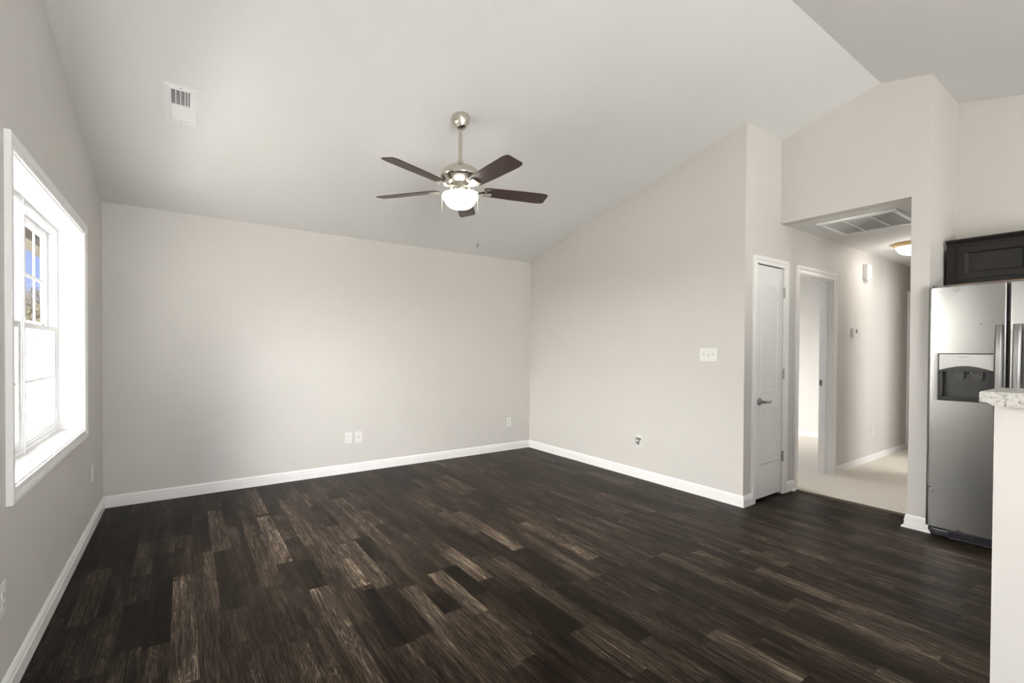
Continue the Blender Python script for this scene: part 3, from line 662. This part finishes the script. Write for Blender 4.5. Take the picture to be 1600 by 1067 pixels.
for (ox, oy, zb, zt, nm) in ((-.0860, .068, 2.058, 2.388, 'pull_chain'), (.088, -.060, 2.032, 2.388, 'pull_chain')):
    bm = bmesh.new(); x, y = FXc+ox*1.0, FYc+oy*1.0
    tube(bm, [(FXc+ox*.6, FYc+oy*.6, zt+.015), (FXc+ox*1.15, FYc+oy*1.15, zt-.004), (FXc+ox*1.18, FYc+oy*1.18, zt-.04), (FXc+ox*1.18, FYc+oy*1.18, zb+.01)], .0014, 6)
    c = obj(nm, bm, m_nickel, FAN)
    bm = bmesh.new(); big = 1 if ox > 0 else .55
    lathe(bm, [(0, zb+.012), (.003*big, zb+.010), (.003*big, zb+.004), (.009*big, zb-.004), (.010*big, zb-.012), (.006*big, zb-.020), (0, zb-.022)], (FXc+ox*1.18, FYc+oy*1.18), 14); obj('fob', bm, m_chrome, c, smooth=True)

# ------------------------------------------------------------ half wall and bar top
HX, HYe = 2.45, .375
bm = bmesh.new(); box(bm, HX, HX+.12, YB, HYe, 0, 1.083)
tag(obj('wall_half', bm, m_wall), 'pale half wall carrying the bar counter at the right edge', kind='structure')
t = thing('bar_counter', 'speckled grey laminate bar top on the pale half wall at the right edge', 'counter', (2.57, -.6, 1.083))
bm = bmesh.new()
# narrow slab with a build-up below; outline in (y,z), run across x, far end square, drop to the build-up on an ogee
prism(bm, [(-1.9, 1.083), (.372, 1.083), (.376, 1.089), (.385, 1.0935), (.407, 1.0945), (.407, 1.134), (-1.9, 1.134)], 0, 2.40, 2.74)
bmesh.ops.bevel(bm, geom=[e for e in bm.edges if abs(e.verts[0].co.z-1.134) < 1e-4 and abs(e.verts[1].co.z-1.134) < 1e-4], offset=.003, segments=2, affect='EDGES')
obj('top', bm, m_granite, t)
bm = bmesh.new(); tube(bm, [(2.3995, .366-.0002, 1.1305), (2.3995, .358, 1.129), (2.3995, .350, 1.125), (2.3995, .343, 1.117), (2.3995, .339, 1.106), (2.3995, .338, 1.084)], .0007, 6)
tag(obj('seam', bm, m_slot, t), 'dark curved end cap seam')

# ------------------------------------------------------------ refrigerator
FR = thing('refrigerator', 'stainless steel side by side refrigerator with ice and water dispenser', 'refrigerator', (4.62, .515, 0))
FRX = 4.25; yL, yR, yG = .985, .060, .5955
bm = bmesh.new(); box(bm, FRX+.056, 4.995, yR+.006, .955, .03, 1.740, .004); obj('cabinet_body', bm, m_grey, FR)
def door_profile(ya, yb, lr, rr, x0=FRX, th=.050, n=6):
    # closed outline (x,y): front at x0, ya>yb ; rounded front corners
    P = [(x0+th, ya)]
    for i in range(n+1): a = PI/2*i/n; P.append((x0+lr-lr*math.sin(a), ya-lr+lr*math.cos(a)))
    for i in range(n+1): a = PI/2*i/n; P.append((x0+rr-rr*math.cos(a), yb+rr-rr*math.sin(a)))
    P.append((x0+th, yb)); return P
dz0, dz1 = .072, 1.722
ny0, ny1, nz0, nz1 = .650, .926, .952, 1.272       # dispenser cut-out in the freezer door
bm = bmesh.new(); prism(bm, door_profile(yL, yG+.007, .022, .008), 2, dz0, nz0); prism(bm, door_profile(yL, yG+.007, .022, .008), 2, nz1, dz1)
prism(bm, door_profile(yL, ny1, .022, .0001), 2, nz0, nz1); prism(bm, door_profile(ny0, yG+.007, .0001, .008), 2, nz0, nz1)
box(bm, FRX+.0455, FRX+.050, ny0, ny1, nz0, nz1)
dl = tag(obj('freezer_door', bm, m_steel, FR, smooth=True), 'left stainless door with dispenser')
bm = bmesh.new(); prism(bm, door_profile(yG-.007, yR, .008, .022), 2, dz0, dz1); dr = tag(obj('fridge_door', bm, m_steel, FR, smooth=True), 'right stainless door')
def handle(yc, par):
    b = bmesh.new(); rings = []
    for i in range(25):
        u = i/24; z = .74+(1.458-.74)*u; bow = math.sin(PI*u)**.5*.030; x = FRX-.020-bow; w = .0185; e = .012 if 0 < i < 24 else .008
        rings.append([(x, yc-w+.004, z), (x-.004, yc-w*.5, z), (x-.004, yc+w*.5, z), (x, yc+w-.004, z), (x+e, yc+w, z), (x+e, yc-w, z)])
    rings_to_mesh(b, rings, False)
    for z in (.755, 1.440): box(b, FRX-.028, FRX+.002, yc-.014, yc+.014, z-.014, z+.014, .004)
    obj('door_handle', b, m_steel, par, smooth=True)
handle(.632, dl); handle(.553, dr)
# dispenser
bz = .006
bm = bmesh.new(); sweep(bm, [(FRX-.002, ny0+bz, nz0+bz), (FRX-.002, ny0+bz, nz1-bz), (FRX-.002, ny1-bz, nz1-bz), (FRX-.002, ny1-bz, nz0+bz)][::-1], [(0, -.004), (bz+.001, -.004), (bz+.001, .002), (bz*.5, .005), (0, .003)], (-1, 0, 0), True); dp = obj('dispenser_bezel', bm, m_black, dl)
bm = bmesh.new(); pts = [(ny1-bz, nz1-bz), (ny0+bz, nz1-bz), (ny0+bz, 1.158)]
for i in range(1, 16): u = i/16; pts.append((ny0+bz+(ny1-ny0-2*bz)*u, 1.158+.030*math.sin(PI*u)))
pts.append((ny1-bz, 1.158)); prism(bm, pts, 0, FRX-.004, FRX+.006); obj('control_panel', bm, m_panel, dp)
bm = bmesh.new(); pts2 = [(y, z) for y, z in pts[2:]]; prism(bm, pts2+[(ny1-bz, 1.150), (ny0+bz, 1.150)], 0, FRX+.001, FRX+.016)
# recess: back, sides, floor, ceiling
box(bm, FRX+.042, FRX+.046, ny0+bz, ny1-bz, nz0+bz, 1.16); box(bm, FRX+.001, FRX+.045, ny1-.022, ny1-bz, nz0+bz, 1.17); box(bm, FRX+.001, FRX+.045, ny0+bz, ny0+.020, nz0+bz, 1.17)
box(bm, FRX-.003, FRX+.045, ny0+bz, ny1-bz, nz0+bz, nz0+.026, .003); box(bm, FRX+.010, FRX+.045, ny0+bz, ny1-bz, 1.150, 1.19)
for i in range(9): y = .815+.02*math.cos(i); 
obj('dispenser_recess', bm, m_niche, dp)
for (ya, yb, zt, zb) in ((.852, .800, 1.150, 1.095), (.760, .708, 1.150, 1.095)):
    bm = bmesh.new(); prism(bm, [(ya, zt), (yb, zt), (yb-.0, zb+.012), (yb+.010, zb), (ya-.010, zb), (ya, zb+.012)], 0, FRX+.022, FRX+.036); obj('dispenser_paddle', bm, m_black, dp)
bm = bmesh.new(); tube(bm, [(FRX+.024, .765, 1.156), (FRX+.024, .765, 1.134)], .006, 10); obj('water_spout', bm, m_grey, dp)
bm = bmesh.new()
for i in range(12): y = ny0+.03+i*.0195; box(bm, FRX+.008, FRX+.042, y, y+.006, nz0+.026, nz0+.0285)
obj('drip_grille', bm, m_grey, dp)
def text(body, size, loc, par, nm, mat, extr=.0004):
    cu = bpy.data.curves.new(nm, 'FONT'); cu.body = body; cu.size = size; cu.extrude = extr; cu.align_x = 'CENTER'; cu.align_y = 'CENTER'
    tmp = bpy.data.objects.new('tmp', cu); C.objects.link(tmp); bpy.context.view_layer.update()
    me = bpy.data.meshes.new_from_object(tmp.evaluated_get(bpy.context.evaluated_depsgraph_get())); bpy.data.objects.remove(tmp)
    me.materials.clear(); me.materials.append(mat)
    R = Matrix(((0, 0, -1), (-1, 0, 0), (0, 1, 0))).to_4x4()   # text x -> -y world, text y -> z, normal -> -x
    me.transform(Matrix.Translation(Vector(loc)) @ R)
    o = bpy.data.objects.new(nm, me); C.objects.link(o); o.parent = par; o.location = -parent_world(par); return o
text('FRIGIDAIRE', .0105, (FRX-.0042, .797, 1.2480), dp, 'lettering', m_black_text)
text('ice   water   light   lock', .006, (FRX-.0042, .800, 1.222), dp, 'control_marks', m_black_text)
# base grille
bm = bmesh.new(); gx = FRX+.012
box(bm, gx, gx+.03, .855, .960, .010, .062, .012, 3); box(bm, gx, gx+.012, yR, .87, .010, .018, .002); box(bm, gx, gx+.012, yR, .87, .056, .062, .002)
for z in (.026, .036, .046): box(bm, gx+.001, gx+.008, yR, .86, z-.0012, z+.0012)
for i in range(9): y = .835-i*.09; box(bm, gx+.002, gx+.008, y-.002, y+.002, .012, .060)
box(bm, gx, gx+.03, yR, yR+.1, .010, .062, .012, 3)
tag(obj('base_grille', bm, plain('grille_dark', (.030, .030, .040), .35, var=.05), FR), 'dark slotted base grille')
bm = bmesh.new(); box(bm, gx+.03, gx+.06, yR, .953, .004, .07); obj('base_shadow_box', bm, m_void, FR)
for y in (.9, .12):
    for x in (FRX+.12, 4.93): bm = bmesh.new(); tube(bm, [(x, y-.02, .020), (x, y+.02, .020)], .020, 14); obj('roller', bm, m_black, FR)
for y in (.925, yR+.045):
    bm = bmesh.new(); box(bm, FRX+.012, FRX+.12, y-.040, y+.040, 1.722, 1.736, .004); tube(bm, [(FRX+.025, y+.028, 1.722), (FRX+.025, y+.028, 1.742)], .010, 12); obj('hinge_cover', bm, m_grey, FR)

# ------------------------------------------------------------ cabinet over the fridge
CB_ = thing('wall_cabinet', 'black brown wall cabinet with crown moulding above the refrigerator', 'cabinet', (4.83, .53, 1.778))
cx, cyL, cyR, cz0, cz1 = 4.65, .975, .075, 1.778, 2.062
bm = bmesh.new(); box(bm, cx, XK, cyR, cyL, cz0+.004, cz1); obj('body', bm, m_cab, CB_)
bm = bmesh.new(); box(bm, cx+.004, XK, cyR+.004, cyL-.004, cz0-.001, cz0+.004); tag(obj('bottom_panel', bm, m_wood_under, CB_), 'unfinished tan underside')
CRN = [(0, 0), (.004, 0), (.006, .010), (.016, .022), (.026, .030), (.030, .034), (.030, .044), (0, .044)]
bm = bmesh.new(); sweep(bm, [(cx+.0, cyL, cz1-.002), (cx, cyR, cz1-.002)][::-1], CRN, (0, 0, 1)); 
obj('crown_moulding', bm, m_cab, CB_)
for (ya, yb) in ((.912, .532), (.518, .138)):
    bm = bmesh.new(); z0, z1 = 1.812, 2.046; st = .045
    box(bm, cx-.020, cx-.001, ya-st, ya, z0, z1, .0025); box(bm, cx-.020, cx-.001, yb, yb+st, z0, z1, .0025); box(bm, cx-.0195, cx-.001, yb+st-.004, ya-st+.004, z0, z0+.040, .002); box(bm, cx-.0195, cx-.001, yb+st-.004, ya-st+.004, z1-.040, z1, .002)
    d = obj('cabinet_door', bm, m_cab, CB_)
    bm = bmesh.new(); box(bm, cx-.010, cx-.002, yb+st-.004, ya-st+.004, z0+.036, z1-.036); sweep(bm, [(cx-.0105, yb+st, z0+.04), (cx-.0105, yb+st, z1-.04), (cx-.0105, ya-st, z1-.04), (cx-.0105, ya-st, z0+.04)], [(0, 0), (0, .0085), (.004, .0085), (.013, 0)], (-1, 0, 0), True); obj('door_panel', bm, m_cab, d)

# ------------------------------------------------------------ outside the window
GZ = -.20
bm = bmesh.new(); box(bm, -60, X0-.17, -30, 60, GZ-.3, GZ)
tag(obj('ground', bm, m_ground), 'dry grassy yard outside the window', kind='structure')
bm = bmesh.new()
fxp = -2.7
FE = thing('vinyl_fence', 'bright white vinyl privacy fence outside the window', 'fence', (fxp, 12, GZ))
i = 0; y = -4.0
while y < 34:
    if i % 14 == 0:
        b2 = bmesh.new(); box(b2, fxp-.06, fxp+.06, y-.06, y+.06, GZ, 1.78); prism(b2, [(y-.06, 1.78), (y+.06, 1.78), (y, 1.80)], 0, fxp-.07, fxp+.07); obj('fence_post', b2, m_fence, FE); y += .08
    else:
        box(bm, fxp-.012, fxp+.012, y, y+.158, GZ+.08, 1.80, .004); y += .166
    i += 1
box(bm, fxp-.03, fxp+.03, -4, 34, 1.76, 1.86); box(bm, fxp-.03, fxp+.03, -4, 34, GZ+.05, GZ+.17)
obj('fence_panel', bm, m_fence, FE)
bm = bmesh.new(); box(bm, -2.62, X0-.18, -4, 18, GZ-.05, GZ+.04)  # pale slab added outside to bounce sunlight up to the ceiling
tag(obj('bounce_slab', bm, plain('bounce_slab_pale', (.78, .77, .74), .9, var=.03)), 'pale slab added between the house and the white fence to bounce sunlight indoors', kind='structure')
# porch roof over the yard side
PT = thing('porch_roof', 'beige porch beam and soffit over the window', 'porch', (-1.6, 6, GZ))
bm = bmesh.new(); box(bm, -1.32, -1.18, -3, 16, 2.29, 2.42); obj('beam', bm, plain('porch_beam_tan', (.095, .085, .066), .9, spec=0, var=.05), PT)
bm = bmesh.new(); box(bm, -1.36, X0-.165, -3, 16, 2.42, 2.50); obj('soffit', bm, m_beam, PT)
bm = bmesh.new(); box(bm, -1.30, -1.20, 15.86, 15.96, GZ, 2.29); obj('porch_post', bm, m_fence, PT)
random.seed(4)
for i in range(9):
    y = 25+i*4.6; x = -.189*y+(.95 if i % 2 else -.95); hgt = 1.3+.118*y+random.uniform(-.4, .4)
    T = thing('bare_tree', 'bare brown tree in the tree line beyond the white fence', 'tree', (x, y, GZ), group='trees beyond the fence')
    bm = bmesh.new()
    def branch(p, d, L, r, dep):
        q = p + d*L; tube(bm, [p, (p+q)/2+Vector((random.uniform(-.05, .05)*L, random.uniform(-.05, .05)*L, 0)), q], [r, r*.8, r*.6], 5)
        if dep == 0: return
        for _ in range(3):
            nd = (d + Vector((random.uniform(-.7, .7), random.uniform(-.7, .7), random.uniform(-.1, .6)))).normalized(); branch(p+d*L*random.uniform(.6, 1), nd, L*.62, r*.55, dep-1)
    branch(Vector((x, y, GZ)), Vector((0, 0, 1)), hgt*.42, .13, 4); obj('trunk', bm, m_bark, T)
    bm = bmesh.new()
    for _ in range(900):
        a = random.uniform(0, 2*PI); rr = random.uniform(0, 1)**.5*hgt*.30; zz = GZ+random.uniform(.02, .66)*hgt; s = random.uniform(.08, .22)
        c = Vector((x+rr*math.cos(a), y+rr*math.sin(a), zz)); vs = [bm.verts.new(c+Vector((random.uniform(-s, s), random.uniform(-s, s), random.uniform(-s, s)))) for _ in range(4)]; bm.faces.new(vs)
    obj('foliage', bm, m_leaf, T)
